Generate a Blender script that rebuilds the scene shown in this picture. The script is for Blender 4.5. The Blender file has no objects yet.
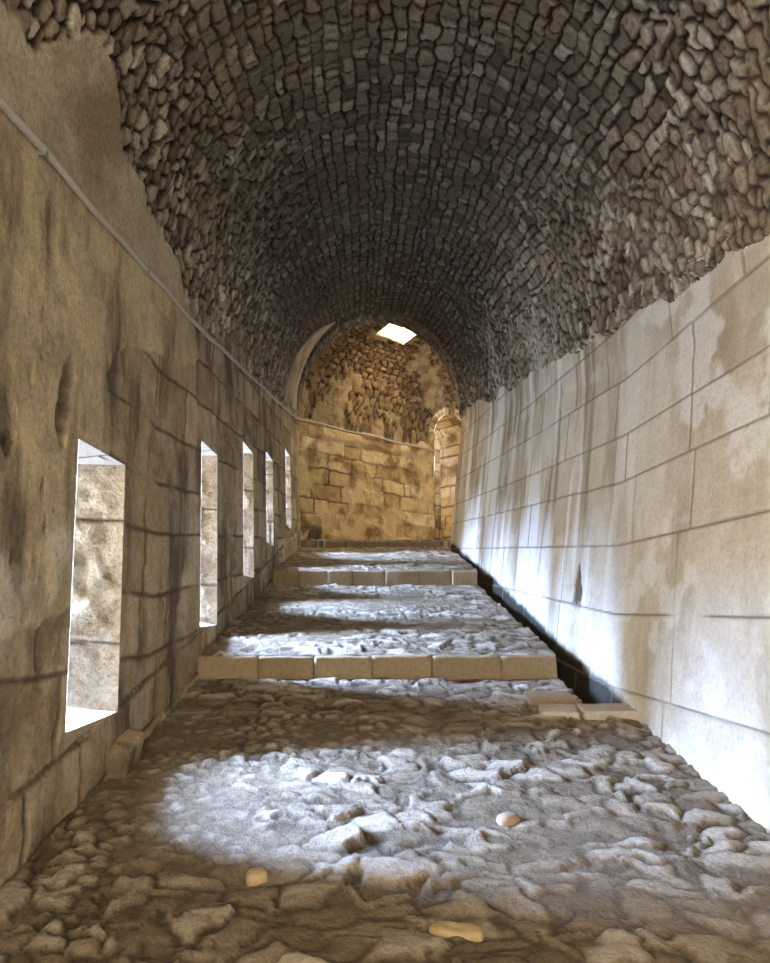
import bpy, math, random
import numpy as np
from mathutils import Vector

ZO = 1.6                       # the eye stands 1.6 m above the ramp; survey heights below are measured from the eye
sc = bpy.context.scene
COL = sc.collection
rs = np.random.RandomState

# ------------------------------------------------------------------ noise tools
def _h(ix, iy, iz, seed):
    n = (ix.astype(np.int64) * 374761393 + iy.astype(np.int64) * 668265263 + iz.astype(np.int64) * 2147483647 + seed * 1274126177) & 0xFFFFFFFF
    n = ((n ^ (n >> 13)) * 1274126177) & 0xFFFFFFFF
    n = ((n ^ (n >> 16)) * 2246822519) & 0xFFFFFFFF
    return ((n ^ (n >> 15)) & 0xFFFFFF) / float(0xFFFFFF)

def vnoise(x, y, z=None, seed=0):
    x = np.asarray(x, float); y = np.asarray(y, float)
    z = np.zeros_like(x + y) if z is None else np.asarray(z, float)
    x, y, z = np.broadcast_arrays(x, y, z)
    ix, iy, iz = np.floor(x), np.floor(y), np.floor(z)
    fx, fy, fz = x - ix, y - iy, z - iz
    fx = fx * fx * (3 - 2 * fx); fy = fy * fy * (3 - 2 * fy); fz = fz * fz * (3 - 2 * fz)
    r = 0
    for a in (0, 1):
        for b in (0, 1):
            for c in (0, 1):
                w = (fx if a else 1 - fx) * (fy if b else 1 - fy) * (fz if c else 1 - fz)
                r = r + w * _h(ix + a, iy + b, iz + c, seed)
    return r * 2 - 1

def fbm(x, y, z=None, seed=0, o=4, g=0.5):
    r, a, f, t = 0, 1.0, 1.0, 0
    for k in range(o):
        r = r + a * vnoise(np.asarray(x) * f, np.asarray(y) * f, None if z is None else np.asarray(z) * f, seed + k * 17)
        t += a; a *= g; f *= 2.03
    return r / t

def sstep(a, b, x):
    t = np.clip((x - a) / (b - a), 0, 1)
    return t * t * (3 - 2 * t)

def rubble(u, v, su, sv, jit, seed, wob=0.18, stagger=0.5):
    """Irregular stones: u, v in metres, cell size su x sv.  -> edge distance (m), random per stone, facet height"""
    m = min(su, sv)
    u = u + wob * m * fbm(u / m * 0.9, v / m * 0.9, None, seed + 5, 2)
    v = v + wob * m * fbm(u / m * 0.9, v / m * 0.9, None, seed + 9, 2)
    a, b = u / su, v / sv
    a = a + stagger * (np.floor(b) % 2)
    ia, ib = np.floor(a), np.floor(b)
    f1 = np.full(a.shape, 9e9); f2 = np.full(a.shape, 9e9)
    rid = np.zeros(a.shape); px = np.zeros(a.shape); py = np.zeros(a.shape); p2x = np.zeros(a.shape); p2y = np.zeros(a.shape)
    for di in (-1, 0, 1):
        for dj in (-1, 0, 1):
            ja = ia + di; jb = ib + dj
            sh = stagger * ((jb % 2) - (ib % 2))           # neighbour rows are shifted
            cx = (ja + 0.5 + jit * (_h(ja, jb, ja * 0, seed) - 0.5)) - a
            cy = (jb + 0.5 + jit * (_h(ja, jb, ja * 0, seed + 1) - 0.5)) - b
            cx = cx * su; cy = cy * sv
            # box-like metric gives squarer stones
            d = (np.abs(cx / su) ** 3 + np.abs(cy / sv) ** 3) ** (1 / 3) * m
            near = d < f1
            sec = (~near) & (d < f2)
            f2 = np.where(near, f1, np.where(sec, d, f2))
            rid = np.where(near, _h(ja, jb, ja * 0, seed + 2), rid)
            px = np.where(near, cx, px); py = np.where(near, cy, py)
            f1 = np.where(near, d, f1)
    edge = (f2 - f1) * 0.6
    tx = (rid * 7.31 % 1) - 0.5; ty = (rid * 13.7 % 1) - 0.5
    facet = -(px * tx + py * ty)
    return edge, rid, facet

def ashlar(u, v, heights, v0, wmin, wmax, seed, wob=0.01, wf=3, nb=80):
    """Coursed blocks.  heights: list of course heights starting at v0."""
    u, v = u + wob * fbm(u * wf, v * wf, None, seed + 3, 3), v + wob * fbm(u * wf, v * wf, None, seed + 4, 3)
    top = np.concatenate([[v0], v0 + np.cumsum(heights)])
    k = np.clip(np.searchsorted(top, v) - 1, 0, len(heights) - 1)
    dv = np.minimum(np.abs(v - top[k]), np.abs(top[k + 1] - v))
    du = np.full(u.shape, 9.0); rid = np.zeros(u.shape)
    R = rs(seed)
    for c in range(len(heights)):
        ws = R.uniform(wmin, wmax, nb) * (0.7 + 0.6 * heights[c] / max(heights))
        e = -6 + R.uniform(0, wmax) + np.concatenate([[0], np.cumsum(ws)])
        m = k == c
        if not m.any(): continue
        j = np.clip(np.searchsorted(e, u[m]) - 1, 0, len(e) - 2)
        du[m] = np.minimum(u[m] - e[j], e[j + 1] - u[m])
        rid[m] = _h(j, j * 0 + c, j * 0, seed + 77)
    return np.minimum(dv, du), rid

# ------------------------------------------------------------------ object tools
def link(name, me, mat=None, parent=None, kind=None):
    o = bpy.data.objects.new(name, me); COL.objects.link(o)
    if mat is not None and me is not None: me.materials.append(mat)
    if parent: o.parent = parent
    if kind: o['kind'] = kind
    return o

def root(name, label=None, cat=None, group=None, kind=None, loc=(0, 0, 0)):
    o = bpy.data.objects.new(name, None); COL.objects.link(o); o.location = loc
    o.empty_display_size = .1
    for k, v in (('label', label), ('category', cat), ('group', group), ('kind', kind)):
        if v: o[k] = v
    return o

def tag(o, label, cat, group=None):
    o['label'] = label; o['category'] = cat
    if group: o['group'] = group
    return o

def grid_mesh(name, P, attrs, mat, mask=None, parent=None, kind=None, zo=ZO, flip=False):
    """P: (n, m, 3) points; attrs: dict of (n, m); mask: (n-1, m-1) faces kept."""
    n, m = P.shape[:2]
    idx = np.arange(n * m).reshape(n, m)
    q = np.stack([idx[:-1, :-1], idx[1:, :-1], idx[1:, 1:], idx[:-1, 1:]], -1).reshape(-1, 4)
    if flip: q = q[:, ::-1]
    if mask is not None: q = q[mask.reshape(-1)]
    used = np.zeros(n * m, bool); used[q.reshape(-1)] = True
    remap = np.cumsum(used) - 1
    q = remap[q]
    V = P.reshape(-1, 3)[used].copy(); V[:, 2] += zo
    me = bpy.data.meshes.new(name)
    me.vertices.add(len(V)); me.vertices.foreach_set('co', V.astype(np.float32).reshape(-1))
    me.loops.add(q.size); me.loops.foreach_set('vertex_index', q.astype(np.int32).reshape(-1))
    me.polygons.add(len(q)); me.polygons.foreach_set('loop_start', (np.arange(len(q)) * 4).astype(np.int32))
    me.update(calc_edges=True)
    me.polygons.foreach_set('use_smooth', np.ones(len(q), bool))
    for k, a in attrs.items():
        at = me.attributes.new(k, 'FLOAT', 'POINT')
        at.data.foreach_set('value', np.broadcast_to(a, (n, m)).reshape(-1)[used].astype(np.float32))
    me.validate()
    return link(name, me, mat, parent, kind)

def lerp_tab(x, tab):
    t = np.array(tab, float)
    return np.interp(x, t[:, 0], t[:, 1])

# ------------------------------------------------------------------ materials
def clear(m):
    m.use_nodes = True; nt = m.node_tree; nt.nodes.clear(); return nt

def stone_mat(name, cols, joint, stain=None, stain_scale=(1, 1, 1), stain_lo=.5, stain_hi=.7, masks=(), rough=.9,
              grain=.35, bump=.5, bscale=60, vary=.5, spec=.25, blot=None, blot_s=4, pits=0.):
    """cols: list of (pos, rgb) picked by the per-stone random number; masks: (attribute, rgb, amount)"""
    m = bpy.data.materials.new(name); nt = clear(m); N = nt.nodes; L = nt.links
    out = N.new('ShaderNodeOutputMaterial'); b = N.new('ShaderNodeBsdfPrincipled'); L.new(b.outputs[0], out.inputs[0])
    b.inputs['Roughness'].default_value = rough
    b.inputs['Specular IOR Level'].default_value = spec
    tc = N.new('ShaderNodeTexCoord')
    def attr(n_):
        a = N.new('ShaderNodeAttribute'); a.attribute_name = n_; return a.outputs['Fac']
    def noise(scale, det=6, vec=None, rough_=.6):
        n_ = N.new('ShaderNodeTexNoise'); n_.inputs['Scale'].default_value = scale; n_.inputs['Detail'].default_value = det
        n_.inputs['Roughness'].default_value = rough_
        L.new(vec if vec is not None else tc.outputs['Object'], n_.inputs['Vector']); return n_.outputs['Fac']
    def ramp(fac, stops):
        r = N.new('ShaderNodeValToRGB'); e = r.color_ramp.elements
        while len(e) < len(stops): e.new(.5)
        for k, (p, c) in enumerate(stops):
            e[k].position = p; e[k].color = (*c, 1) if len(c) == 3 else c
        L.new(fac, r.inputs[0]); return r.outputs[0]
    def mix(fac, a, c, mode='MIX'):
        x = N.new('ShaderNodeMix'); x.data_type = 'RGBA'; x.blend_type = mode
        if isinstance(fac, (int, float)): x.inputs[0].default_value = fac
        else: L.new(fac, x.inputs[0])
        for s, k in ((a, 6), (c, 7)):
            if isinstance(s, tuple): x.inputs[k].default_value = (*s, 1)
            else: L.new(s, x.inputs[k])
        return x.outputs[2]
    def mth(op, a, c=None):
        x = N.new('ShaderNodeMath'); x.operation = op
        for s, k in ((a, 0), (c, 1)):
            if s is None: continue
            if isinstance(s, (int, float)): x.inputs[k].default_value = s
            else: L.new(s, x.inputs[k])
        x.use_clamp = False; return x.outputs[0]
    def bw(fac, lo, hi):
        return ramp(fac, [(lo, (0, 0, 0)), (hi, (1, 1, 1))])
    rnd = attr('rnd'); jt = attr('joint')
    n1 = noise(5.5, 8); n2 = noise(38, 6, None, .7)
    f = mth('ADD', mth('MULTIPLY', rnd, vary), mth('MULTIPLY', n1, 1 - vary))
    c = ramp(f, cols)
    for an, rgb, amt in masks:
        if an == 'plaster': c = mix(mth('MULTIPLY', attr(an), amt), c, mix(bw(noise(2.3, 7, None, .62), .42, .6), rgb, tuple(v * .74 for v in rgb)))
    if blot:
        c = mix(bw(noise(blot_s, 7, None, .65), .48, .62), c, blot)
    if stain:
        mp = N.new('ShaderNodeMapping'); mp.inputs['Scale'].default_value = stain_scale; L.new(tc.outputs['Object'], mp.inputs[0])
        c = mix(bw(noise(1.0, 6, mp.outputs[0], .6), stain_lo, stain_hi), c, stain)
    for an, rgb, amt in masks:
        if an != 'plaster': c = mix(mth('MULTIPLY', attr(an), amt), c, rgb)
    c = mix(jt, c, joint)
    g = ramp(n2, [(.25, (1 - grain,) * 3), (.5, (1, 1, 1)), (.8, (1 + grain * .6,) * 3)])
    c = mix(1.0, c, g, 'MULTIPLY')
    if pits:
        c = mix(mth('MULTIPLY', bw(noise(17, 5, None, .75), .60, .68), pits), c, joint)
    L.new(c, b.inputs['Base Color'])
    bp = N.new('ShaderNodeBump'); bp.inputs['Strength'].default_value = bump; bp.inputs['Distance'].default_value = .028
    hh = mth('ADD', mth('MULTIPLY', noise(bscale, 8, None, .7), .6), mth('MULTIPLY', noise(bscale / 5, 6, None, .65), 1.0))
    L.new(hh, bp.inputs['Height']); L.new(bp.outputs[0], b.inputs['Normal'])
    return m

def simple_mat(name, rgb, rough=.7, metal=0, grain=.2, scale=40, bump=.2):
    m = bpy.data.materials.new(name); nt = clear(m); N = nt.nodes; L = nt.links
    out = N.new('ShaderNodeOutputMaterial'); b = N.new('ShaderNodeBsdfPrincipled'); L.new(b.outputs[0], out.inputs[0])
    tc = N.new('ShaderNodeTexCoord'); n_ = N.new('ShaderNodeTexNoise'); n_.inputs['Scale'].default_value = scale; n_.inputs['Detail'].default_value = 6
    L.new(tc.outputs['Object'], n_.inputs['Vector'])
    r = N.new('ShaderNodeValToRGB'); L.new(n_.outputs['Fac'], r.inputs[0])
    r.color_ramp.elements[0].position = .3; r.color_ramp.elements[1].position = .7
    r.color_ramp.elements[0].color = (*[v * (1 - grain) for v in rgb], 1); r.color_ramp.elements[1].color = (*[min(1, v * (1 + grain)) for v in rgb], 1)
    L.new(r.outputs[0], b.inputs['Base Color']); b.inputs['Roughness'].default_value = rough; b.inputs['Metallic'].default_value = metal
    bp = N.new('ShaderNodeBump'); bp.inputs['Strength'].default_value = bump; bp.inputs['Distance'].default_value = .01
    L.new(n_.outputs['Fac'], bp.inputs['Height']); L.new(bp.outputs[0], b.inputs['Normal'])
    return m

M_vault = stone_mat('vault_rubble', [(.2, (.16, .115, .08)), (.4, (.32, .255, .185)), (.62, (.46, .39, .295)), (.85, (.76, .68, .53))],
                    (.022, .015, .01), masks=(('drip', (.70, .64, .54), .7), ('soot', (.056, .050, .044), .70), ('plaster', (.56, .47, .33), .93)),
                    grain=.5, bump=.8, bscale=70, vary=.66, blot=(.30, .235, .155), blot_s=.9)
M_left = stone_mat('left_wall_limestone', [(.2, (.18, .125, .07)), (.5, (.36, .27, .155)), (.8, (.60, .48, .31))],
                   (.10, .07, .04), stain=(.14, .105, .068), stain_scale=(1, 3.2, .8), stain_lo=.49, stain_hi=.64, blot=(.42, .34, .22), blot_s=5,
                   masks=(('plaster', (.64, .52, .31), .85), ('exposed', (.15, .11, .075), .9), ('lime', (.74, .68, .55), .6)), grain=.4, bump=.6, vary=.45, pits=.55)
M_right = stone_mat('right_wall_limestone', [(.2, (.52, .44, .31)), (.5, (.68, .60, .46)), (.8, (.80, .74, .62))],
                    (.22, .17, .11), stain=(.46, .37, .25), stain_scale=(1, 1.5, .5), stain_lo=.5, stain_hi=.66,
                    masks=(('streak_dark', (.33, .25, .15), .9), ('crust', (.88, .85, .78), .75), ('streak_light', (.90, .87, .80), .92), ('gutter_dark', (.02, .016, .012), .97), ('gash', (.13, .09, .055), .97)),
                    grain=.22, bump=.45, vary=.35, pits=.25)
M_floor = stone_mat('cobbled_ramp', [(.22, (.14, .105, .065)), (.5, (.31, .25, .17)), (.75, (.54, .47, .37))],
                    (.055, .04, .025), masks=(('earth', (.185, .135, .075), .75), ('gutter_dark', (.02, .016, .012), .97)), grain=.4, bump=1.0, vary=.5, rough=.72, spec=.4, pits=.3)
M_kerb = stone_mat('kerb_stone', [(.2, (.24, .18, .10)), (.8, (.38, .29, .18))], (.1, .08, .05), grain=.3, bump=.5, rough=.8)
M_slab = stone_mat('pale_slab', [(.2, (.42, .38, .31)), (.8, (.56, .50, .42))], (.1, .08, .05), grain=.3, bump=.5)
M_jamb = stone_mat('window_reveal_stone', [(.2, (.36, .28, .19)), (.5, (.56, .47, .34)), (.8, (.72, .63, .49))],
                   (.10, .07, .04), grain=.5, bump=.9, vary=.3, blot=(.34, .25, .15), blot_s=11, pits=.9)
M_sill = stone_mat('window_sill_stone', [(.2, (.6, .56, .5)), (.8, (.78, .74, .68))], (.1, .08, .06), grain=.35, bump=.8, vary=.3, pits=.6)
M_end = stone_mat('end_wall_sandstone', [(.2, (.42, .26, .10)), (.5, (.70, .48, .23)), (.8, (.86, .68, .40))],
                  (.13, .08, .035), stain=(.26, .16, .06), stain_scale=(1.6, 1.6, 1.6), stain_lo=.5, stain_hi=.62, blot=(.70, .50, .25), blot_s=2.2, grain=.45, bump=.7, vary=.5, pits=.3)
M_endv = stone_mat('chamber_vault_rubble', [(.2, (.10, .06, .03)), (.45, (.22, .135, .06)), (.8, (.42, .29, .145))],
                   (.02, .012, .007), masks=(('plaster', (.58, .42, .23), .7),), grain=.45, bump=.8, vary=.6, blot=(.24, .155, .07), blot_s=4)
M_pipe = simple_mat('grey_conduit', (.46, .42, .36), .55, 0, .15, 60, .1)
M_clamp = simple_mat('clamp_metal', (.30, .28, .25), .5, .4, .2, 60, .1)
M_plant = simple_mat('dry_weed', (.16, .13, .06), .9, 0, .4, 80, .2)
M_out = simple_mat('pale_ground', (.6, .56, .48), .95, 0, .2, 3, .1)

# ------------------------------------------------------------------ survey of the corridor
YF = 13.4                                                    # where the straight passage meets the end chamber
def ramp_z(y):                                               # smooth ramp the walls follow
    return lerp_tab(y, [(-5, -2.5), (0, -1.6), (5.65, -.53), (9.6, .41), (13.15, 1.24), (16, 1.66), (30, 2.2)])
def floor_z(y):
    y = np.asarray(y, float)
    z = -1.6 + .18 * y
    z = z + .187 * (y >= 5.65) + .22 * (y >= 9.6) + .14 * (y >= 13.15)
    far = -1.6 + .18 * 13.3 + .547 + .09 * (y - 13.3)
    return np.where(y > 13.3, far, z)
zl = lambda y: lerp_tab(y, [(-5, 1.1), (0, 1.72), (2.4, 2.10), (3.3, 2.22), (5, 2.47), (7.1, 2.82), (10.4, 3.42), (13.4, 4.15)])
zr = lambda y: lerp_tab(y, [(-5, .9), (0, 1.45), (3.3, 2.0), (4, 2.18), (5.45, 2.5), (7.6, 2.95), (10, 3.4), (13.4, 4.1)])
XL = -1.5
def xleft(y, z):
    return XL - .045 * (z - ramp_z(y) - 1.6)
def xright(y, z):
    xb = lerp_tab(y, [(-5, 1.86), (3, 1.84), (5.5, 1.83), (9.5, 1.80), (12, 1.72), (13.4, 1.66)])
    bt = lerp_tab(y, [(0, .15), (8, .14), (11, .12), (13.4, .11)])
    return xb + bt * np.clip(z - ramp_z(y), -1, 2.6)

def ysteps(y0, y1, k=.0042, lo=.014, hi=.06, extra=()):
    ys = [y0]
    while ys[-1] < y1:
        y = ys[-1]
        ys.append(y + (min(hi, max(lo, k * y)) if y > 1.8 else .08))
    ys = np.array(ys)
    ys = ys[ys < y1 - .004]
    e = np.array(list(extra) + [y1])
    ys = np.array([v for v in ys if np.min(np.abs(e - v)) > .004])
    return np.unique(np.concatenate([ys, e]))

WIN = [  # y0, y1, sill, head
    (3.27, 3.90, -.58, .85), (5.66, 6.24, -.16, 1.46), (7.50, 8.12, .36, 1.93), (9.12, 9.74, .90, 2.2), (11.2, 11.85, 1.40, 2.76)]
WIN.insert(0, (.95, 1.58, -1.0, .35))                         # one more loop beside the camera, same rhythm
T = .9                                                       # wall thickness at the loops

# ------------------------------------------------------------------ left wall
ex = [v for w in WIN for v in w[:2]]; ez = [v for w in WIN for v in w[2:]]
ys = ysteps(-3.5, YF, extra=ex)
zs = []
z = -2.6
while z < 4.35:
    zs.append(z); z += .013 if z < 2.9 else .03
zs = np.array([v for v in zs if min(abs(v - e) for e in ez) > .006] + ez + [4.35]); zs = np.unique(zs)
Y, Z = np.meshgrid(ys, zs, indexing='ij')
crs = Z - .10 * np.clip(Y - 4.5, 0, None)
e1, r1 = ashlar(Y, crs, [.42, .36, .44, .40, .34, .46, .38, .42, .36, .40, .44, .4, .4, .4], -2.72, .38, .85, 11, .02)
base = Z - ramp_z(Y)
e2, r2 = ashlar(Y, base, [.6, .30, 9], -.6, .42, .8, 21, .03)
lowm = base < .30
e = np.where(lowm, e2, np.minimum(e1, np.abs(base - .30))); r = np.where(lowm, r2, r1)
jw = .012 + .010 * (fbm(Y * 2, Z * 2, None, 31, 3) + .5)
joint = (1 - sstep(0, .004 + jw * 1.3, e)) * sstep(-.5, .1, fbm(Y * 1.9, Z * 1.9, None, 61, 3))
lim = 3.62 + .35 * fbm(Z * 1.1, Z * 0, None, 41, 3) + 1.5 * sstep(1.45, 2.1, Z) * (1 - .25 * fbm(Z * 3, Y * 2, None, 4, 3))
lowlim = -.12 + .38 * fbm(Y * 1.4, Y * 0, None, 43, 3)
pd = np.minimum(lim - Y, (Z - lowlim)) + .07 * fbm(Y * 6, Z * 6, None, 44, 4)
plas = sstep(-.012, .025, pd)
hole = 1 - sstep(.55, 1.0, np.sqrt(((Y - 3.10 - .14 * (Z - 1.0)) / .085) ** 2 + ((Z - 1.02) / .26) ** 2) + .25 * fbm(Y * 12, Z * 12, None, 45, 3))
for (hy, hz, sy, sz) in ((2.63, .66, .05, .055), (2.78, 1.02, .015, .06), (2.92, .52, .012, .07), (2.97, .36, .01, .05), (2.72, .22, .012, .04), (2.86, 1.35, .01, .06)):
    hole = np.maximum(hole, 1 - sstep(.5, 1.0, np.sqrt(((Y - hy) / sy) ** 2 + ((Z - hz) / sz) ** 2) + .3 * fbm(Y * 25, Z * 25, None, 46, 2)))
plas = plas * (1 - hole)
lime = sstep(.16, .42, fbm(Y * 1.9 + 3, Z * 1.5, None, 91, 5)) * (.35 + .65 * plas)
near_open = np.zeros_like(Y)
for (a, b_, c, d_) in WIN:
    q = np.maximum(np.maximum(a - Y, Y - b_), np.maximum(c - Z, Z - d_))
    near_open = np.maximum(near_open, 1 - sstep(.004, .07, np.abs(q)))
rough_ = fbm(Y * 5, Z * 5, None, 51, 4)
disp = (r - .5) * .022 + rough_ * .018 + .006 * fbm(Y * 16, Z * 16, None, 52, 3) - joint * .012 - .02 * sstep(.35, .8, fbm(Y * 1.7, Z * 1.7, None, 53, 4))
disp = disp + .014 * sstep(.33, .27, base)
dp = .018 + .012 * fbm(Y * 1.6, Z * 1.6, None, 54, 5) + .004 * lime
disp = disp * (1 - plas) + dp * plas - hole * .035 + .004 * fbm(Y * 9, Z * 9, None, 57, 3)
disp = disp * (1 - near_open) + .012 * near_open
disp = disp - .14 * sstep(.2, .3, Z - zl(Y)) - .14 * sstep(.0, .1, Z - zl(Y)) * sstep(5.4, 5.2, Y)
P = np.stack([xleft(Y, Z) + disp, Y, Z], -1)
Yc = (Y[:-1, :-1] + Y[1:, 1:]) / 2; Zc = (Z[:-1, :-1] + Z[1:, 1:]) / 2
mask = (Zc > ramp_z(Yc) - .28) & (Zc < zl(Yc) + .32)
for (a, b_, c, d_) in WIN:
    mask &= ~((Yc > a) & (Yc < b_) & (Zc > c) & (Zc < d_))
grid_mesh('wall_left', P, {'rnd': r, 'joint': joint * (1 - plas), 'plaster': plas, 'exposed': hole, 'lime': lime}, M_left, mask, kind='structure')

# window loops: splayed reveals through the thick wall
def patch(name, A, B, C, D, mat, parent, seed, du=.016, amp=.035, course=.45):
    """bilinear patch A-B-C-D displaced along its normal; A->B is the height, A->D runs outward."""
    A, B, C, D = [np.array(v, float) for v in (A, B, C, D)]
    n = max(4, int(np.linalg.norm(B - A) / du)); m = max(4, int(np.linalg.norm(D - A) / (du * 1.6)))
    a, b_ = np.meshgrid(np.linspace(0, 1, n), np.linspace(0, 1, m), indexing='ij')
    Q = (A * ((1 - a) * (1 - b_))[..., None] + B * (a * (1 - b_))[..., None] + C * (a * b_)[..., None] + D * ((1 - a) * b_)[..., None])
    nn = np.cross(B - A, D - A); nn /= np.linalg.norm(nn)
    u = b_ * np.linalg.norm(D - A); v = a * np.linalg.norm(B - A)
    e_, r_ = ashlar(u, v, [course * .86, course * 1.6, course * 1.4] + [course] * 6, -.02, .9, 1.6, seed, .012)
    j_ = 1 - sstep(.004, .016, e_)
    edge = np.minimum(np.minimum(a, 1 - a) * np.linalg.norm(B - A), np.minimum(b_ * .35, 1 - b_) * np.linalg.norm(D - A))
    d_ = (amp * fbm(u * 9, v * 9, None, seed, 4) - .012 * j_ + (r_ - .5) * .015) * sstep(0, .05, edge)
    Q = Q + nn * d_[..., None]
    return grid_mesh(name, Q, {'rnd': r_, 'joint': j_}, mat, None, parent)

XO = XL - T
for i, (a, b_, c, d_) in enumerate(WIN):
    xs_, xh_, xs2, xh2 = [float(xleft(yy_, zz_)) + .0145 for yy_, zz_ in ((a, c), (a, d_), (b_, c), (b_, d_))]
    w = root('window_%d' % (i + 1), kind='structure')
    ym = (a + b_) / 2; s = .13
    ao, bo = ym - s, ym + s
    co, do = c + .12, d_ - .02
    patch('jamb', (xs2, b_, c), (xh2, b_, d_), (XO, bo, do), (XO, bo, co), M_jamb, w, 100 + i)
    patch('jamb', (xs_, a, c), (xh_, a, d_), (XO, ao, do), (XO, ao, co), M_jamb, w, 120 + i)
    patch('sill', (xs_, a, c), (xs2, b_, c), (XO, bo, co), (XO, ao, co), M_sill, w, 140 + i, amp=.05)
    patch('lintel', (xh_, a, d_), (xh2, b_, d_), (XO, bo, do), (XO, ao, do), M_sill, w, 160 + i, amp=.012)

# ------------------------------------------------------------------ right wall (battered ashlar, level courses)
ys = ysteps(-3.5, YF + .02, k=.0036, lo=.012, hi=.045)
us = np.concatenate([ys, YF + .02 + np.arange(.06, 2.4, .06)])
zs = np.arange(-2.5, 4.35, .0125)
U, Z = np.meshgrid(us, zs, indexing='ij')
Y = np.minimum(U, YF + .02)
tilt = .085 * np.clip(Y - 5.2, 0, None)
crs = Z - tilt
e, r = ashlar(U, crs, [.5, .5, .42, .54, .54, .52, .40, .52, .50, .50, .5, .5, .5], -2.01, .55, 1.15, 64, .006)
jw = .0055 + .003 * fbm(U * 2, Z * 2, None, 65, 3)
joint = 1 - sstep(.0, .008 + 1.2 * jw, e)
joint = joint * sstep(-.75, -.2, fbm(U * 1.5, Z * 1.5, None, 66, 3))
hgt = Z - ramp_z(Y)
s1 = fbm(U * 2.1, Z * .22, None, 71, 4); s2 = fbm(U * 2.7 + 9, Z * .2, None, 72, 4)
farw = sstep(4.0, 6.4, U)
streak_d = sstep(-.02, .16, s1) * farw * sstep(.5, 1.5, hgt) * (.55 + .45 * sstep(-.3, .3, fbm(U * 9, Z * .6, None, 73, 3)))
streak_l = sstep(-.05, .12, s2) * farw * (1 - streak_d)
gash = 1 - sstep(.6, 1., np.maximum(np.abs(Y - 6.03 + .02 * fbm(Z * 9, Z * 0, None, 3, 2)) / (.13 * (1.02 - .75 * sstep(.1, .42, Z))), np.abs(Z - .21) / .24) + .15 * fbm(U * 20, Z * 20, None, 74, 2))
foot_dark = (1 - sstep(-.02, .07, hgt + .05 * fbm(U * 5, Z * 5, None, 75, 3))) * sstep(4.72, 4.86, Y)  # near-black colour on the wall foot along the gutter
disp = -(r - .5) * .010 - .006 * fbm(U * 4, Z * 4, None, 76, 4) + joint * .006 + .015 * gash
spall = sstep(.38, .55, fbm(U * 1.3 + 4, Z * 1.3, None, 77, 4))
disp = disp + .006 * spall
crust = sstep(.12, .3, fbm(U * 2.2 + 4, Z * 2.2, None, 78, 5)) * (1 - .6 * farw)
disp = disp + .14 * sstep(.2, .3, Z - zr(Y))
X = xright(Y, Z) + disp + np.maximum(0, U - (YF + .02))
P = np.stack([X, Y, Z], -1)
Yc = (Y[:-1, :-1] + Y[1:, 1:]) / 2; Zc = (Z[:-1, :-1] + Z[1:, 1:]) / 2
mask = (Zc > ramp_z(Yc) - .6) & (Zc < zr(Yc) + .32)
grid_mesh('wall_right', P, {'rnd': r, 'joint': joint, 'streak_dark': streak_d, 'streak_light': streak_l, 'gutter_dark': foot_dark, 'gash': gash, 'crust': crust}, M_right, mask, kind='structure', flip=True)

# ------------------------------------------------------------------ rubble vault
def vault_pt(y, th, off=0.0):
    xl = xleft(y, zl(y)) - .02; xr = xright(y, zr(y))
    c = (xl + xr) / 2; a = (xr - xl) / 2 - off
    H = lerp_tab(y, [(0, 2.3), (9, 2.3), (13.4, 2.25)]) - off
    f = (1 - np.cos(th)) / 2
    zz = zl(y) * (1 - f) + zr(y) * f
    return c - a * np.cos(th), zz + H * np.sin(th)
ys = ysteps(-3.5, YF, k=.0036, lo=.012, hi=.045)
th = np.linspace(-.03, math.pi + .03, 560)
Y, TH = np.meshgrid(ys, th, indexing='ij')
arc = TH * 2.08
wide = sstep(-.1, .4, fbm(arc * .7, Y * .6, None, 221, 3))
e, r = ashlar(Y, arc, list(rs(9).uniform(.085, .15, 70)), -.3, .07, .17, 201, wob=.055, wf=6, nb=420)
e = e * 1.0 - .010 * r + .006 * fbm(Y * 22, arc * 22, None, 202, 2)
fc = .03 * fbm(Y * 7, arc * 7, None, 208, 2) + .02 * (r - .5)
# rows get more regular near the crown, rougher toward the haunches
e3, r3, fc3 = rubble(arc, Y, .135, .10, .9, 231, wob=.22, stagger=.5)
side = sstep(.38, .74, np.abs(TH - 1.6) / 1.6 + .42 * fbm(arc * .8, Y * .7, None, 203, 4))
pick = side > .5
e = np.where(pick, e3 * .8 - .001, e); r = np.where(pick, r3, r); fc = np.where(pick, fc3, fc)
st = sstep(.001, .011, e)
dome = sstep(0, .045, e)
hgt = st * (.018 + .036 * (r * 5.3 % 1)) + .002 * dome + fc * .35 * st + .006 * fbm(arc * 30, Y * 30, None, 209, 3) * st + .007 * fbm(arc * 14, Y * 14, None, 205, 4)
hgt = hgt + .03 * fbm(arc * .8, Y * .8, None, 206, 3)
joint = 1 - sstep(.001, .010 + .006 * (1 - wide), e)
fill = sstep(.15, .45, fbm(arc * 1.2 + 7, Y * 1.0, None, 207, 4))          # areas where mortar is flush
joint = joint * (1 - .3 * fill); hgt = hgt * (1 - .2 * fill)
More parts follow.
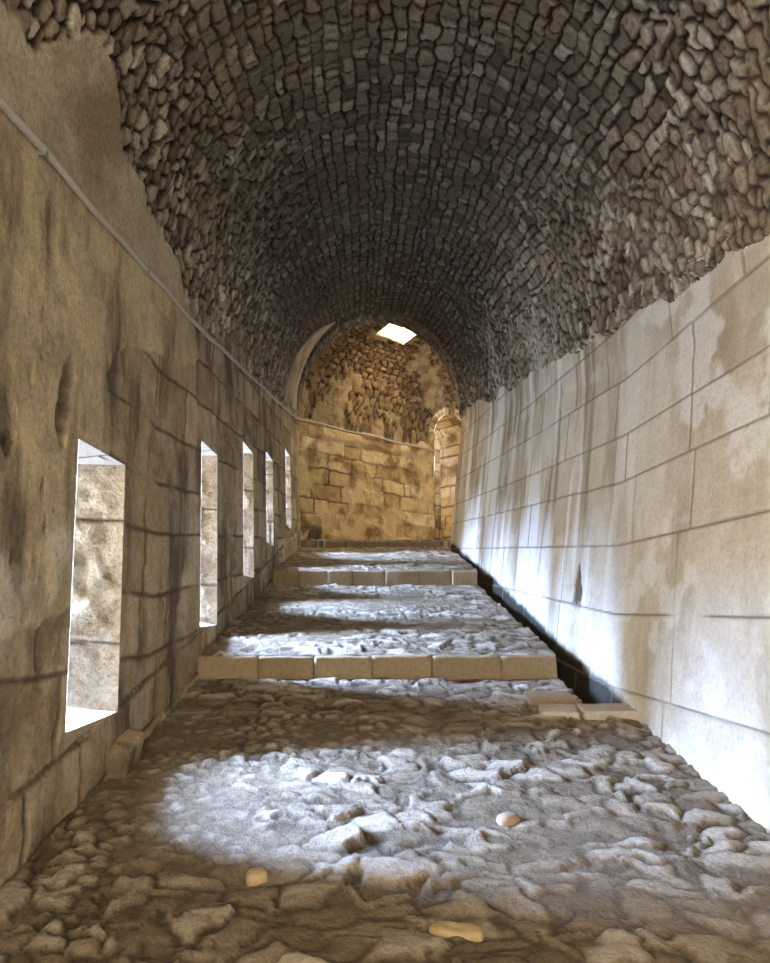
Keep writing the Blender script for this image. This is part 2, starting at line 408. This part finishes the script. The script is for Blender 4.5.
# surviving plaster: near left springing, and a smooth crescent on the left haunch at the far end
lim = .74 - .45 * sstep(2.95, 2.45, Y) - .42 * sstep(3.1, 4.0, Y) - .4 * sstep(4.7, 5.3, Y) + .20 * fbm(Y * 2.3, arc * 2.3, None, 211, 4)
p1 = sstep(-.01, .03, lim - arc) * sstep(-.01, .02, 5.3 - Y)
edge_ = (Y - 11.1 - 1.75 * (np.clip(arc, 0, 9) / 2.2) ** 2) ; span_ = np.clip((12.9 - .1 * arc) - Y, -1, 1)
p2 = sstep(-.02, .05, np.minimum(np.minimum(edge_, span_), 2.6 - arc + .1 * fbm(Y * 3, arc * 3, None, 212, 3)))
plas = np.maximum(p1, p2)
hgt = hgt * (1 - plas) + plas * (.055 + .008 * fbm(Y * 2, arc * 2, None, 213, 4))
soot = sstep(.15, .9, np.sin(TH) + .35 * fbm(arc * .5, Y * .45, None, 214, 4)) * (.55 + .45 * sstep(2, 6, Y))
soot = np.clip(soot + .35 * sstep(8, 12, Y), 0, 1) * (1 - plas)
arcR = (math.pi - TH) * 2.08
bR = .02 + .16 * fbm(Y * 1.6, Y * 0, None, 251, 4); sinkR = sstep(-.01, .03, bR - arcR)
bL = .02 + .16 * fbm(Y * 1.6 + 50, Y * 0, None, 252, 4); sinkL = sstep(-.01, .03, bL - arc) * sstep(5.2, 5.6, Y)
sk = np.maximum(sinkR, sinkL)
hgt = hgt * (1 - sk) - .06 * sk
drip = sstep(.0, .3, fbm(Y * 2.7 + 9, arcR * .25, None, 72, 4)) * sstep(5.0, 7.5, Y) * sstep(1.35, .1, arcR + .4 * fbm(Y * 3, arcR * 2, None, 253, 3))
soot = soot * (1 - .8 * drip)
x, z = vault_pt(Y, TH)
nx, nz = np.cos(TH), -np.sin(TH)
P = np.stack([x + nx * hgt, Y, z + nz * hgt], -1)
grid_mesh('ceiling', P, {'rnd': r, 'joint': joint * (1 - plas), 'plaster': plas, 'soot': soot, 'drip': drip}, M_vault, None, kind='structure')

# transverse arch that closes the passage vault
prof = []                                                    # (offset inward, y)
for k in range(8): prof.append((-.06 + .20 * k / 7, 12.98))
for k in range(1, 16): prof.append((.14, 12.98 + .45 * k / 15))
for k in range(1, 34): prof.append((.14 - 1.9 * k / 33, 13.44))
OFF = np.array([p[0] for p in prof]); YY = np.array([p[1] for p in prof])
th = np.linspace(0, math.pi, 260)
Kk, TH = np.meshgrid(np.arange(len(prof)), th, indexing='ij')
off = OFF[Kk] * (.25 + .75 * np.sin(TH)); yy = YY[Kk]
off = np.where(OFF[Kk] < -.05, OFF[Kk], off)
x, z = vault_pt(np.full(TH.shape, 13.2), TH)
e, r, fc = rubble(TH * 2.0, Kk * .035, .16, .3, .3, 241)
hh = off + .02 * sstep(.002, .02, e) + .012 * fbm(TH * 12, Kk * .4, None, 242, 3)
P = np.stack([x + np.cos(TH) * hh, yy + .01 * fbm(TH * 9, Kk * .3, None, 243, 2), z - np.sin(TH) * hh], -1)
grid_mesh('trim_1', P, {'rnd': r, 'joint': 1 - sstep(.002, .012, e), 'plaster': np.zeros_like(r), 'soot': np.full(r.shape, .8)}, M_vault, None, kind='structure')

# ------------------------------------------------------------------ end chamber (turns right)
p0 = np.array([XL, 13.36]); d0 = np.array([.755, .656]); n0 = np.array([.656, -.755])
S0, S1, SPR, DR = 4.12, 5.55, 4.28, .72
sm = (S0 + S1) / 2
ss = np.unique(np.concatenate([np.arange(-.1, 9, .03), [S0, S1]]))
zs = np.arange(1.0, 5.9, .024)
S, Z = np.meshgrid(ss, zs, indexing='ij')
e, r = ashlar(S, Z, [.34, .30, .34, .30, .36, .32, .34, .30] + [.3] * 8, .98, .28, .7, 301, .05)
joint = (1 - sstep(.006, .022, e)) * sstep(.2, -.15, fbm(S * 1.1 + 2, Z * 1.1, None, 302, 4))
ring = np.sqrt((S - sm) ** 2 + (Z - SPR) ** 2)
inr = (Z > SPR) & (ring < DR + .22)
ang = np.arctan2(Z - SPR, S - sm)
ev = np.abs(((ang / .19) % 1) - .5) * .19 * DR
joint = np.where(inr, 1 - sstep(.004, .014, np.minimum(.5 * .19 * DR - ev, np.abs(ring - DR - .22))), joint)
r = np.where(inr, _h(np.floor(ang / .19), S * 0, S * 0, 5) * .4 + .6, r)
disp = (r - .5) * .03 + .02 * fbm(S * 4, Z * 4, None, 303, 4) - .02 * joint + .04 * sstep(.1, .5, fbm(S * .9, Z * .9, None, 304, 3)) + .03 * inr
P = np.stack([p0[0] + d0[0] * S + n0[0] * disp, p0[1] + d0[1] * S + n0[1] * disp, Z], -1)
Sc = (S[:-1, :-1] + S[1:, 1:]) / 2; Zc = (Z[:-1, :-1] + Z[1:, 1:]) / 2
inside = (np.abs(Sc - sm) < DR) & ((Zc < SPR) | (np.sqrt((Sc - sm) ** 2 + (Zc - SPR) ** 2) < DR))
# wall stops just above springing except round the doorway arch, where it climbs into the vault
top = 3.98 + 1.35 * np.exp(-((Sc - sm) / .95) ** 4)
mask = (Zc < top) & ~inside
grid_mesh('wall_end', P, {'rnd': r, 'joint': joint}, M_end, mask, kind='structure')

# doorway: arched reveal, and the block wall seen through it
dr = root('door_1', kind='structure')
tt = np.linspace(0, 1, 90)
pathS, pathZ = [], []
for t in np.linspace(0, 1, 60): pathS.append(S0); pathZ.append(1.2 + (SPR - 1.2) * t)
for t in np.linspace(0, math.pi, 60)[1:]: pathS.append(sm - DR * math.cos(t)); pathZ.append(SPR + DR * math.sin(t))
for t in np.linspace(0, 1, 60)[1:]: pathS.append(S1); pathZ.append(SPR - (SPR - 1.2) * t)
pathS = np.array(pathS); pathZ = np.array(pathZ); n = len(pathS)
arcL = np.concatenate([[0], np.cumsum(np.hypot(np.diff(pathS), np.diff(pathZ)))])
I, D = np.meshgrid(np.arange(n), np.linspace(-.03, 1.1, 36), indexing='ij')
e, r = ashlar(D, arcL[I], [.28] * 40, -.1, .4, .7, 311, .01)
joint = 1 - sstep(.005, .02, e)
hh = .02 * fbm(D * 6, arcL[I] * 6, None, 312, 3) * sstep(0, .05, np.abs(D))
P = np.stack([p0[0] + d0[0] * pathS[I] - n0[0] * D + hh, p0[1] + d0[1] * pathS[I] - n0[1] * D, pathZ[I] + hh], -1)
grid_mesh('jamb', P, {'rnd': r, 'joint': joint}, M_end, None, dr)
S, Z = np.meshgrid(np.arange(3.0, 9, .035), np.arange(1.0, 5.4, .03), indexing='ij')
e, r = ashlar(S, Z, [.34, .30, .36, .32] * 5, .98, .34, .6, 321, .02)
joint = 1 - sstep(.006, .022, e)
disp = (r - .5) * .03 + .02 * fbm(S * 4, Z * 4, None, 323, 4) - .02 * joint
P = np.stack([p0[0] + d0[0] * S - n0[0] * (1.9 - disp), p0[1] + d0[1] * S - n0[1] * (1.9 - disp), Z], -1)
grid_mesh('back_panel', P, {'rnd': r, 'joint': joint}, M_end, None, dr)
S, D = np.meshgrid(np.arange(3.0, 9, .08), np.arange(.9, 2.05, .08), indexing='ij')
P = np.stack([p0[0] + d0[0] * S - n0[0] * D, p0[1] + d0[1] * S - n0[1] * D, 5.2 + 0 * S], -1)
grid_mesh('recess_vault', P, {'rnd': S * 0 + .4, 'joint': S * 0}, M_endv, None, dr)

# chamber vault
CR, CH = 1.3, 2.42
def zch(w_):
    t_ = 1 - np.minimum(w_, CR) / CR
    return 3.88 + CH * (1 - t_ ** 3) ** (1 / 3)
ww = np.concatenate([np.linspace(0, math.pi / 2, 110), math.pi / 2 + np.arange(1, 60) * .05])
ss = np.arange(-1.2, 9, .035)
S, W = np.meshgrid(ss, ww, indexing='ij')
ph = np.minimum(W, math.pi / 2); extra = np.clip(W - math.pi / 2, 0, None)
wd = CR * (1 - np.cos(ph)) + extra * 1.0
zz = zch(wd) - .06 * extra ** 2
arc = ph * 2.0 + extra
e, r, fc = rubble(S, arc, .19, .14, .75, 401)
st = sstep(.002, .022, e)
hgt = st * (.012 + .035 * r) + fc * .3 * st + .015 * fbm(S * 8, arc * 8, None, 402, 4)
pn = fbm(S * .9 + 3.1, arc * .8, None, 403, 4) + .25 * np.exp(-((S - 4.4) / .9) ** 2)
plas = sstep(.30, .36, fbm(S * 1.9, arc * 1.5, None, 408, 5) + .3 * np.exp(-((S - 4.3) / .8) ** 2))
hgt = hgt * (1 - plas) + (.035 + .012 * fbm(S * 5, arc * 5, None, 404, 4)) * plas
hgt *= sstep(0, .1, arc)
nw, nzv = np.cos(ph), -np.sin(ph)
wd2 = wd + nw * hgt; z2 = zz + nzv * hgt
P = np.stack([p0[0] + d0[0] * S + n0[0] * wd2, p0[1] + d0[1] * S + n0[1] * wd2, z2], -1)
Pc = (P[:-1, :-1] + P[1:, 1:]) / 2; Sc = (S[:-1, :-1] + S[1:, 1:]) / 2; Wc = (wd[:-1, :-1] + wd[1:, 1:]) / 2
SKY = (1.6, 2.46, .62, 1.15)
skym = (Sc > SKY[0]) & (Sc < SKY[1]) & (Wc > SKY[2]) & (Wc < SKY[3])
dcut = (np.sqrt((Sc - sm) ** 2 + (Pc[..., 2] - SPR) ** 2) < DR + .18) & (Wc < .6)
mask = ((Pc[..., 1] > YF + .0) | ((Pc[..., 1] > 12.95) & (Pc[..., 0] < -.1))) & ~skym & ~dcut
grid_mesh('ceiling_chamber', P, {'rnd': r, 'joint': (1 - sstep(.002, .014, e)) * (1 - plas), 'plaster': plas}, M_endv, mask, kind='structure')
# skylight shaft
skl = root('window_7', kind='structure')
def cw(s_, w_, z_): return (p0[0] + d0[0] * s_ + n0[0] * w_, p0[1] + d0[1] * s_ + n0[1] * w_, z_)
def zceil(w_):
    return float(zch(w_))
c4 = [(SKY[0], SKY[2]), (SKY[1], SKY[2]), (SKY[1], SKY[3]), (SKY[0], SKY[3])]
for k in range(4):
    (sa, wa), (sb, wb) = c4[k], c4[(k + 1) % 4]
    patch('shaft_side', cw(sa, wa, zceil(wa) - .05), cw(sb, wb, zceil(wb) - .05), cw(sb, wb, 6.75), cw(sa, wa, 6.75), M_jamb, skl, 420 + k, du=.05)

# ------------------------------------------------------------------ floor
def cobble(X, Y, seed):
    e, r, fc = rubble(X, Y, .22, .12, .95, seed, wob=.8)
    e2, r2, fc2 = rubble(X + 3, Y, .10, .075, .9, seed + 50, wob=.4)
    big = sstep(-.05, .05, fbm(X * .9, Y * .9, None, seed + 60, 3) + .3)
    return e * big + e2 * (1 - big), np.where(big > .5, r, r2), fc * big + fc2 * (1 - big)
def floor_grid(name, x0, x1, y0, y1, seed, gutter=True):
    eps = 1e-4
    ys = ysteps(y0, y1, k=.0046, lo=.013, hi=.045, extra=[v for b_ in (5.65, 9.6, 13.15) if y0 < b_ < y1 for v in (b_ - eps, b_)])
    xs = np.arange(x0, x1 + .001, .015)
    if gutter: xs = np.unique(np.concatenate([xs[(np.abs(xs - 1.58) > .01)], [1.575, 1.59]]))
    X, Y = np.meshgrid(xs, ys, indexing='ij')
    e, r, fc = cobble(X, Y, seed)
    st = sstep(.000, .020, e)
    bury = sstep(-.15, .35, fbm(X * 1.3, Y * 1.6, None, seed + 7, 4) - .12 * sstep(3.6, 2.6, Y) * 0)
    mound = .05 * fbm(X * 1.1, Y * 1.3, None, seed + 8, 3)
    rel = (st * (.010 + .022 * r) + fc * .34 * st) * (1 - .6 * bury)
    chips = .013 * fbm(X * 9, Y * 16, None, seed + 9, 3)
    edgefade = np.ones_like(Y)
    for b_ in (5.65, 9.6, 13.15):
        edgefade = np.minimum(edgefade, sstep(0, .12, np.abs(Y - b_)))
    z = floor_z(Y) + (rel + mound * .4 + chips * .8) * (.35 + .65 * edgefade) * sstep(-.0, .15, 17 - Y)
    earth = np.clip((1 - sstep(0, .032, e)) * 1.0 + .45 * bury, 0, 1)
    gd = np.zeros_like(X)
    if gutter:
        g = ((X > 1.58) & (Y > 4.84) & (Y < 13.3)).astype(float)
        z = np.where(g > 0, ramp_z(Y) - .42, z); gd = g  # sunken gutter bed, coloured near-black
    P = np.stack([X, Y, z], -1)
    grid_mesh(name, P, {'rnd': r, 'joint': (1 - sstep(.001, .014, e)) * (1 - .55 * bury) * .85 * (1 - gd), 'earth': earth, 'gutter_dark': gd}, M_floor, None, kind='structure', flip=True)
floor_grid('floor', -1.62, 1.97, -3.5, 13.6, 501)
# chamber floor
xs = np.arange(-1.7, 8, .05); ys = np.arange(13.3, 21, .05)
X, Y = np.meshgrid(xs, ys, indexing='ij')
e, r, fc = rubble(X, Y, .24, .17, .9, 551)
z = floor_z(Y) - .015 + .03 * sstep(0, .03, e) * r + .03 * fbm(X, Y, None, 552, 3)
grid_mesh('floor', np.stack([X, Y, z], -1), {'rnd': r, 'joint': (1 - sstep(0, .01, e)) * .6, 'earth': sstep(-.2, .4, fbm(X, Y, None, 553, 3)), 'gutter_dark': X * 0}, M_floor, None, kind='structure', flip=True)

# ------------------------------------------------------------------ loose stones and blocks
def block_mesh(name, sx, sy, sz, seed, n=14, rnd_=.02, edge=.02, col=.5, power=6):
    """a worn block: cube-sphere pushed to a superellipsoid with chipped noise, base at z = 0"""
    R = rs(seed)
    import bmesh
    bm = bmesh.new(); bmesh.ops.create_cube(bm, size=2)
    bmesh.ops.subdivide_edges(bm, edges=bm.edges[:], cuts=n, use_grid_fill=True)
    V = np.array([v.co[:] for v in bm.verts])
    L_ = (np.abs(V) ** power).sum(1) ** (1 / power)
    V = V / L_[:, None]
    S_ = V * np.array([sx, sy, sz]) / 2
    d = rnd_ * fbm(S_[:, 0] * 6 + seed, S_[:, 1] * 6, S_[:, 2] * 6, seed, 4) * 1.6
    nrm = V / np.linalg.norm(V, axis=1)[:, None]
    S_ = S_ + nrm * d[:, None]
    S_[:, 2] += sz / 2
    for v, c in zip(bm.verts, S_): v.co = c
    me = bpy.data.meshes.new(name); bm.to_mesh(me); bm.free()
    me.polygons.foreach_set('use_smooth', np.ones(len(me.polygons), bool))
    for k, val in (('rnd', col), ('joint', 0.)):
        at = me.attributes.new(k, 'FLOAT', 'POINT'); at.data.foreach_set('value', np.full(len(me.vertices), val, np.float32))
    return me

def place(o, x, y, z, rz=0, rx=0, ry=0):
    o.location = (x, y, z + ZO); o.rotation_euler = (rx, ry, rz); return o

def stone_step(y, h, edges, label, seed):
    x0, x1 = edges[0], edges[-1]
    zt = float(floor_z(y + .001)); zb = float(floor_z(y - .01))
    r_ = root('stone_step', label, 'step', 'kerbed steps across the ramp', None, ((x0 + x1) / 2, y, zb - .06 + ZO))
    R = rs(seed)
    for k in range(len(edges) - 1):
        a, b_ = edges[k], edges[k + 1]
        me = block_mesh('kerb_stone', b_ - a + .002, .30, zt - zb + .065 + R.uniform(0, .012), seed * 10 + k, 12, .008, col=R.uniform(.2, .8), power=24)
        o = link('kerb_stone', me, M_kerb, r_)
        o.location = ((a + b_) / 2 - (x0 + x1) / 2, .12 + R.uniform(-.015, .015), 0)
        o.rotation_euler = (.10, 0, R.uniform(-.02, .02))
stone_step(5.65, .19, [-1.46, -.93, -.46, .02, .52, 1.1, 1.57], 'nearest and widest kerbed stone step, just beyond the lit cobbles', 31)
stone_step(9.6, .22, [-1.41, -1.03, -.62, -.26, .22, .7, 1.2, 1.57], 'middle kerbed stone step, second one up the ramp', 32)
stone_step(13.15, .14, [-.9, -.5, -.1, .35, .85, 1.42], 'farthest dark stone step at the foot of the end wall', 33)

def stone(name, label, cat, x, y, sx, sy, sz, seed, mat, rz=0, rx=.18, ry=0, sink=.3, group=None, power=3, col=.5, z=None):
    me = block_mesh(name, sx, sy, sz, seed, 12, .016 * min(1, sx / .2), col=col, power=power)
    o = link(name, me, mat); tag(o, label, cat, group)
    place(o, x, y, (float(floor_z(y)) if z is None else z) - sink * sz, rz, rx, ry)
    return o
M_yel = stone_mat('yellow_stone', [(.2, (.36, .27, .14)), (.8, (.46, .35, .19))], (.1, .08, .05), grain=.25, bump=.4)
M_pink = stone_mat('pink_stone', [(.2, (.30, .215, .15)), (.8, (.40, .30, .22))], (.1, .08, .05), grain=.25, bump=.4)
stone('loose_stone', 'small rounded yellow stone on the shaded earth, left of centre', 'stone', -.45, 2.89, .085, .07, .06, 61, M_yel, .3)
stone('loose_stone', 'flat yellowish stone at the bottom edge, on the shaded cobbles', 'stone', .31, 2.56, .20, .085, .06, 62, M_yel, -.2)
stone('loose_stone', 'pinkish rounded stone among the bluish lit cobbles', 'stone', .66, 3.33, .11, .07, .06, 63, M_pink, .5, sink=.45)
stone('paving_slab', 'tan flat slab beside the head of the dark gutter, in front of the first step', 'slab', 1.33, 5.02, .34, .20, .09, 71, M_kerb, .05, .18, 0, .3, 'slabs by the gutter', 12)
stone('paving_slab', 'pale flat slab at the near end of the dark gutter against the right wall', 'slab', 1.66, 4.72, .40, .18, .10, 72, M_slab, .02, .18, 0, .25, 'slabs by the gutter', 12)
stone('paving_slab', 'small squared pale slab left of the slab that closes the gutter', 'slab', 1.32, 4.72, .26, .17, .09, 73, M_slab, -.15, .18, 0, .25, 'slabs by the gutter', 12)
stone('fallen_block', 'broken tan block leaning under the nearest window', 'block', -1.40, 3.95, .13, .30, .19, 81, M_left, .12, .18, .2, .1, None, 9, .6)
stone('fallen_block', 'dark boulder in the corner between left wall and end wall', 'block', -1.18, 13.36, .26, .2, .40, 82, M_left, .3, 0, .25, .1, 'rubble in the far corner', 4, .1, 1.33)
stone('fallen_block', 'low pale block beside the dark boulder in the far corner', 'block', -.80, 13.72, .26, .2, .24, 83, M_end, .6, 0, 0, .1, 'rubble in the far corner', 5, .6, 1.33)

# dry weed growing from a hole in the plaster
import bmesh
bm = bmesh.new(); R = rs(91)
for k in range(70):
    a = R.uniform(0, 2 * math.pi); ln = R.uniform(.03, .065); dx = R.uniform(.3, 1)
    p = Vector((0, R.uniform(-.015, .015), R.uniform(-.015, .015)))
    d = Vector((dx * .6, math.cos(a), math.sin(a) - .15)).normalized() * ln
    s_ = d.cross(Vector((1, .3, .2))).normalized() * .0018; t_ = d.cross(s_).normalized() * .0018
    vs = [bm.verts.new(p + q) for q in (s_, t_, -s_ - t_)]
    mid = [bm.verts.new(p + d * .6 + Vector((0, 0, -.004)) + q * .8) for q in (s_, t_, -s_ - t_)]
    tip = bm.verts.new(p + d + Vector((0, 0, -.012)))
    for i in range(3):
        j = (i + 1) % 3
        bm.faces.new((vs[i], vs[j], mid[j], mid[i])); bm.faces.new((mid[i], mid[j], tip))
me = bpy.data.meshes.new('dry_weed'); bm.to_mesh(me); bm.free()
o = link('dry_weed', me, M_plant); tag(o, 'tuft of dry brown weed growing from a hole in the left plaster', 'weed'); place(o, float(xleft(2.63, .66)), 2.63, .66)

# ------------------------------------------------------------------ conduit
def tube(name, pts, rad, mat, parent, seg=10):
    pts = [Vector(p) for p in pts]
    bm = bmesh.new(); rings = []
    for i, p in enumerate(pts):
        t = (pts[min(i + 1, len(pts) - 1)] - pts[max(i - 1, 0)]).normalized()
        a = t.cross(Vector((0, 0, 1))).normalized(); b_ = a.cross(t).normalized()
        rings.append([bm.verts.new(p + (a * math.cos(q) + b_ * math.sin(q)) * rad) for q in [2 * math.pi * k / seg for k in range(seg)]])
    for i in range(len(rings) - 1):
        for k in range(seg):
            bm.faces.new((rings[i][k], rings[i][(k + 1) % seg], rings[i + 1][(k + 1) % seg], rings[i + 1][k]))
    bm.faces.new(rings[0]); bm.faces.new(rings[-1][::-1])
    me = bpy.data.meshes.new(name); bm.to_mesh(me); bm.free()
    me.polygons.foreach_set('use_smooth', np.ones(len(me.polygons), bool))
    return link(name, me, mat, parent)
cz = lambda y: float(lerp_tab(y, [(-3.5, 1.3), (0, 1.72), (2.31, 2.04), (2.58, 2.07), (3.28, 2.16), (5.06, 2.38), (7.1, 2.73), (10.36, 3.32), (12.4, 3.70), (13.3, 3.90)]))
R = rs(5)
cpts = []
yv = -3.4
while yv < 13.25:
    cpts.append((float(xleft(yv, cz(yv))) + .04, yv, cz(yv) + .008 * math.sin(yv * 3.1) + .006 * math.sin(yv * 7.3))); yv += .12
corner = (p0[0] + .075, 13.36)
cond = root('cable_conduit', 'long grey conduit running up the left wall and across the end wall', 'conduit', loc=(0, 0, 0))
wl = [Vector((a, b_, c + ZO)) for a, b_, c in cpts]
tube('wall_run', wl, .019, M_pipe, cond)
ew = []
for k in range(36):
    s_ = .0 + 4.12 * k / 35
    q = cw(s_, .085, 3.89 + .012 * math.sin(s_ * 4)); ew.append(Vector((q[0], q[1], q[2] + ZO)))
ew = [wl[-1]] + ew
tube('end_wall_run', ew, .024, M_pipe, cond)
for yv in (2.72, 4.1, 5.6, 7.2, 8.9, 10.6, 12.2):
    bm = bmesh.new(); bmesh.ops.create_cube(bm, size=1)
    for v in bm.verts: v.co = Vector((v.co.x * .055, v.co.y * .028, v.co.z * .06))
    bmesh.ops.bevel(bm, geom=bm.edges[:], offset=.006, segments=2, affect='EDGES')
    me = bpy.data.meshes.new('clamp'); bm.to_mesh(me); bm.free()
    o = link('clamp', me, M_clamp, cond); o.location = (float(xleft(yv, cz(yv))) + .03, yv, cz(yv) + ZO + .008 * math.sin(yv * 3.1) + .006 * math.sin(yv * 7.3)); o.rotation_euler = (.18, 0, 0)

# ------------------------------------------------------------------ ground outside
me = bpy.data.meshes.new('terrain'); me.from_pydata([(-60, -40, -2.5), (-2.45, -40, -2.5), (-2.45, 60, -2.5), (-60, 60, -2.5)], [], [(0, 1, 2, 3)])
link('terrain', me, M_out, None, 'structure')

# ------------------------------------------------------------------ light
def area(name, loc, target, sx, sy, power, rgb, spread=180):
    d = bpy.data.lights.new(name, 'AREA'); d.shape = 'RECTANGLE'; d.size = sx; d.size_y = sy; d.energy = power; d.color = rgb
    d.spread = math.radians(spread)
    o = bpy.data.objects.new(name, d); COL.objects.link(o); o.location = loc
    o.rotation_euler = (Vector(target) - Vector(loc)).to_track_quat('-Z', 'Y').to_euler()
    return o
BLUE = (.95, .97, 1.0)
WP = [7, 20, 26, 24, 22, 22]
for i, (a, b_, c, d_) in enumerate(WIN):
    ym = (a + b_) / 2; zm = (c + d_) / 2 + ZO + .05
    area('window_daylight', (XO - .04, ym, zm), (XO + 1, ym, zm - .42), .24, (d_ - c) - .1, WP[i], BLUE, 150)
area('rear_fill', (.2, -3.3, 1.9 + .3), (.2, 4, 1.9), 3.0, 3.4, 105, (1.0, .79, .44))  # warm fill added behind the camera to lift walls and vault
area('right_wall_fill', (-1.35, -1.6, 2.3), (1.9, 3.6, 2.0), 1.2, 2.2, 130, (1.0, .82, .56), 130)  # added fill thrown at the right wall; no door stands there
q = cw(2.03, .82, 6.7 + ZO)
area('skylight_daylight', q, (q[0] + .1, q[1], 0), .8, .6, 215, (1.0, .84, .55))
q = cw(7.6, 1.2, 3.6 + ZO); q2 = cw(2.0, .8, 3.2 + ZO)
area('chamber_fill', q, q2, 1.8, 2.4, 60, (1.0, .82, .5))  # warm fill added out of view to brighten the chamber

sd = bpy.data.lights.new('hazy_sun', 'SUN'); sd.energy = 165; sd.angle = math.radians(30); sd.color = (.36, .55, 1.0)
so = bpy.data.objects.new('hazy_sun', sd); COL.objects.link(so)
el = math.radians(31)
so.rotation_euler = Vector((math.cos(el), -.02, -math.sin(el))).to_track_quat('-Z', 'Y').to_euler()
sd = bpy.data.lights.new('low_sky_glow', 'SUN'); sd.energy = 42; sd.angle = math.radians(24); sd.color = (.36, .55, 1.0)
so = bpy.data.objects.new('low_sky_glow', sd); COL.objects.link(so)
el = math.radians(18)
so.rotation_euler = Vector((math.cos(el), 0, -math.sin(el))).to_track_quat('-Z', 'Y').to_euler()
w = bpy.data.worlds.new('sky'); sc.world = w; w.use_nodes = True
nt = w.node_tree; nt.nodes.clear()
o_ = nt.nodes.new('ShaderNodeOutputWorld'); bg = nt.nodes.new('ShaderNodeBackground'); nt.links.new(bg.outputs[0], o_.inputs[0])
bg.inputs[0].default_value = (.95, .97, 1.0, 1); bg.inputs[1].default_value = 1.2

# ------------------------------------------------------------------ camera
cam = bpy.data.cameras.new('camera'); co = bpy.data.objects.new('camera', cam); COL.objects.link(co); sc.camera = co
F = 650.0
cam.sensor_fit = 'HORIZONTAL'; cam.sensor_width = 36; cam.lens = F / 770 * 36
cam.clip_start = .05; cam.clip_end = 300
pit = math.atan(126 / F); yaw = math.atan(15 / F)
co.location = (0, 0, ZO)
fw = Vector((math.sin(yaw) * math.cos(pit), math.cos(yaw) * math.cos(pit), math.sin(pit)))
co.rotation_euler = fw.to_track_quat('-Z', 'Y').to_euler()

vs = sc.view_settings
vs.view_transform = 'Standard'; vs.look = 'None'; vs.gamma = 1; vs.exposure = .15; vs.use_curve_mapping = False
